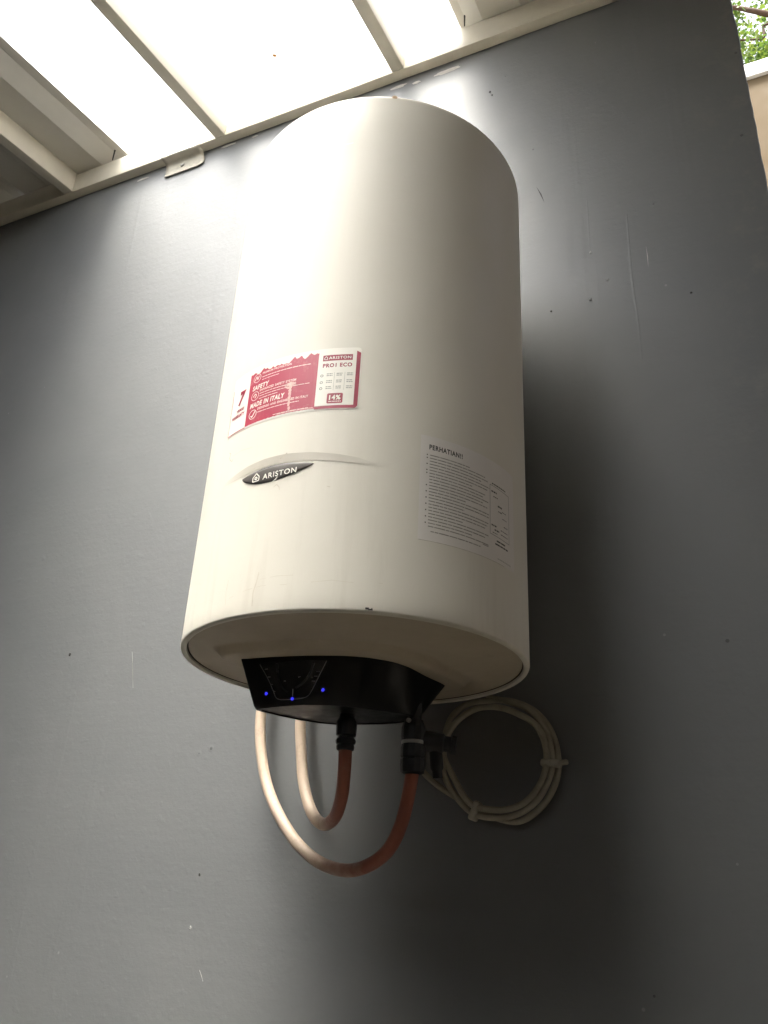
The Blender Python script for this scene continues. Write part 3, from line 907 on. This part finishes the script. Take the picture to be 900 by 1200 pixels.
# stub pipes under the housing
for nm, (px, py) in (('outlet_pipe', (-.0135, -.237)), ('inlet_pipe', (.066, -.203))):
    v, f = lathe([(.0098, .0), (.0098, -.066), (0, -.066)], px, py, 20)
    obj(nm, v, f, M['rubber'], heater)
# wall bracket behind the tank (fills the gap to the wall)
for z in (.24, .60):
    obj_bm('hanging_bracket', box_bm(-.12, .12, AX + RAD - .006, -.0015, z - .02, z + .02, .002), M['zinc'], heater)

# ------------------------------------------------------------------ hoses
ha = thing('water_hose', (-.11, -.1, -.24), 'longer salmon hose sweeping lowest under the heater up to the black valve', 'hose', 'hoses under the water heater')
pa = [(-.279, -.004, .055), (-.2795, -.022, .045), (-.2785, -.033, .015), (-.2767, -.035, -.0216), (-.2684, -.037, -.0629), (-.2518, -.042, -.1061), (-.2284, -.05, -.1429), (-.199, -.06, -.1758), (-.1626, -.075, -.2051),
      (-.1145, -.095, -.2293), (-.0637, -.115, -.2391), (-.0179, -.14, -.2332), (.0182, -.16, -.2154), (.0425, -.178, -.1863), (.0566, -.19, -.1508), (.0645, -.2, -.1264), (.066, -.203, -.112)]
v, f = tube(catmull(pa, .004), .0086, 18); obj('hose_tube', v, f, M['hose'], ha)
cx, cy = .066, -.203
v, f = lathe([(.0100, -.130), (.0150, -.1275), (.0158, -.120), (.0158, -.112), (.0145, -.110), (.0158, -.108), (.0158, -.098), (.0146, -.0945), (.0146, -.0925), (.010, -.0925)], cx, cy, 12)
obj('hose_nut', v, f, M['rubber'], ha, angle=25)
v, f = lathe([(.010, -.0928), (.0150, -.0928), (.0156, -.0905), (.0150, -.0882), (.010, -.0882)], cx, cy, 24); obj('silver_collar', v, f, M['silver'], ha)
v, f = lathe([(.010, -.0884), (.0150, -.0882), (.0158, -.084), (.0158, -.072), (.0145, -.068), (.0120, -.0622), (.0098, -.0622)], cx, cy, 12)
vb = obj('valve_body', v, f, M['rubber'], ha, angle=25)
def sideways(prof, o, d, n=16):
    vv, ff = lathe(prof, 0, 0, n); q = Vector(d).to_track_quat('Z', 'Y')
    return [q @ Vector(p) + Vector(o) for p in vv], ff
v, f = sideways([(0, 0), (.0125, 0), (.0135, .012), (.0125, .030), (.0100, .032), (.0100, .040), (.0120, .041), (.0120, .047), (0, .048)], (.072, -.196, -.086), (1, .35, -.12))
obj('valve_arm', v, f, M['rubber'], vb)
v, f = sideways([(0, 0), (.0085, 0), (.0085, .030), (.0065, .033), (.0065, .042), (0, .042)], (.090, -.188, -.090), (.05, .15, -1))
obj('drain_spout', v, f, M['rubber'], vb)
v, f = sideways([(0, 0), (.003, 0), (.003, .004), (0, .005)], (.0665, -.2195, -.0655), (0, -1, -.1), 10); obj('valve_screw', v, f, M['silver'], vb)

hb = thing('water_hose', (-.1, -.1, -.18), 'shorter salmon hose bent in a tight bow under the control housing', 'hose', 'hoses under the water heater')
pb = [(-.207, -.004, .05), (-.2075, -.02, .04), (-.2062, -.028, .01), (-.2043, -.03, -.0232), (-.1967, -.033, -.064), (-.1853, -.04, -.1067), (-.1643, -.055, -.1437), (-.1367, -.08, -.1681), (-.1042, -.11, -.1803), (-.0677, -.15, -.1755),
      (-.0386, -.19, -.1556), (-.024, -.215, -.1327), (-.0159, -.231, -.1087), (-.0135, -.237, -.092)]
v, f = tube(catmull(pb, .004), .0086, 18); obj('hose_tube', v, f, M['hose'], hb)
cx, cy = -.0135, -.237
v, f = lathe([(.009, -.1045), (.0112, -.1035), (.0118, -.099), (.0105, -.0965), (.0126, -.0955), (.0132, -.0915), (.0118, -.0895), (.0098, -.0885), (.0098, -.0865), (.0130, -.0855), (.0134, -.074), (.0134, -.068), (.0120, -.066), (.0098, -.0622)], cx, cy, 12)
obj('hose_nut', v, f, M['rubber'], hb, angle=25)

# ------------------------------------------------------------------ coiled cable
cb = thing('coiled_cable', (.125, -.035, -.16), 'beige power cable coiled and taped beside the black valve below the heater', 'cable')
outer = [(.1506, -.1652), (.1832, -.1453), (.203, -.1143), (.2078, -.0804), (.1995, -.0453), (.1783, -.0169), (.1472, -.0008), (.1151, .0033), (.0756, .0002), (.0491, -.0187), (.0389, -.0483)]
inner = [(.0425, -.078), (.0545, -.1008), (.0768, -.136), (.0958, -.1486), (.1327, -.152), (.1631, -.1419), (.1839, -.1197), (.1943, -.0916), (.1929, -.0627), (.1814, -.0387), (.1594, -.0234), (.1279, -.011), (.0955, -.0107), (.0692, -.0233), (.0522, -.0413), (.0445, -.0608)]
path = [(.03, -.13, .012), (.022, -.10, -.008), (.004, -.06, -.045), (.0003, -.045, -.0694), (.0079, -.036, -.094), (.0286, -.030, -.1146), (.0576, -.027, -.1325), (.0895, -.025, -.1486), (.1144, -.022, -.1600)]
path += [(x, -.020, z) for x, z in outer]
path += [(x, -.031 - .001 * min(i, 3), z) for i, (x, z) in enumerate(inner)]
path += [(.0415, -.036, -.085), (.0475, -.033, -.112), (.070, -.030, -.143), (.096, -.029, -.159), (.140, -.0285, -.160), (.176, -.028, -.141), (.1985, -.029, -.105), (.2005, -.030, -.070), (.190, -.030, -.037), (.166, -.030, -.012), (.135, -.026, .000), (.105, -.016, .012), (.085, -.010, .05)]
v, f = tube(catmull(path, .004), .0044, 12); obj('cable', v, f, M['cable'], cb)
def tie(c, along, half=(.0138, .0112, .0052)):
    b = box_bm(-half[0], half[0], -half[1], half[1], -half[2], half[2], .0042, 3)
    a = Vector(along).normalized(); q = Matrix((Vector((a.z, 0, -a.x)), Vector((0, 1, 0)), a)).transposed()
    for vv in b.verts:
        k = 1 + .05 * noise.noise(vv.co * 120)
        vv.co = q @ (vv.co * k) + Vector(c)
    obj_bm('tape_band', b, M['tie'], cb)
tie((.2000, -.0275, -.0905), (.06, 0, 1)); tie((.0900, -.0275, -.1530), (1, 0, -.42))
v, f = sideways([(0, 0), (.0038, 0), (.0038, .008), (.003, .010), (0, .010)], (.213, -.028, -.0895), (1, 0, .1), 10); obj('tape_tail', v, f, M['tie'], cb)
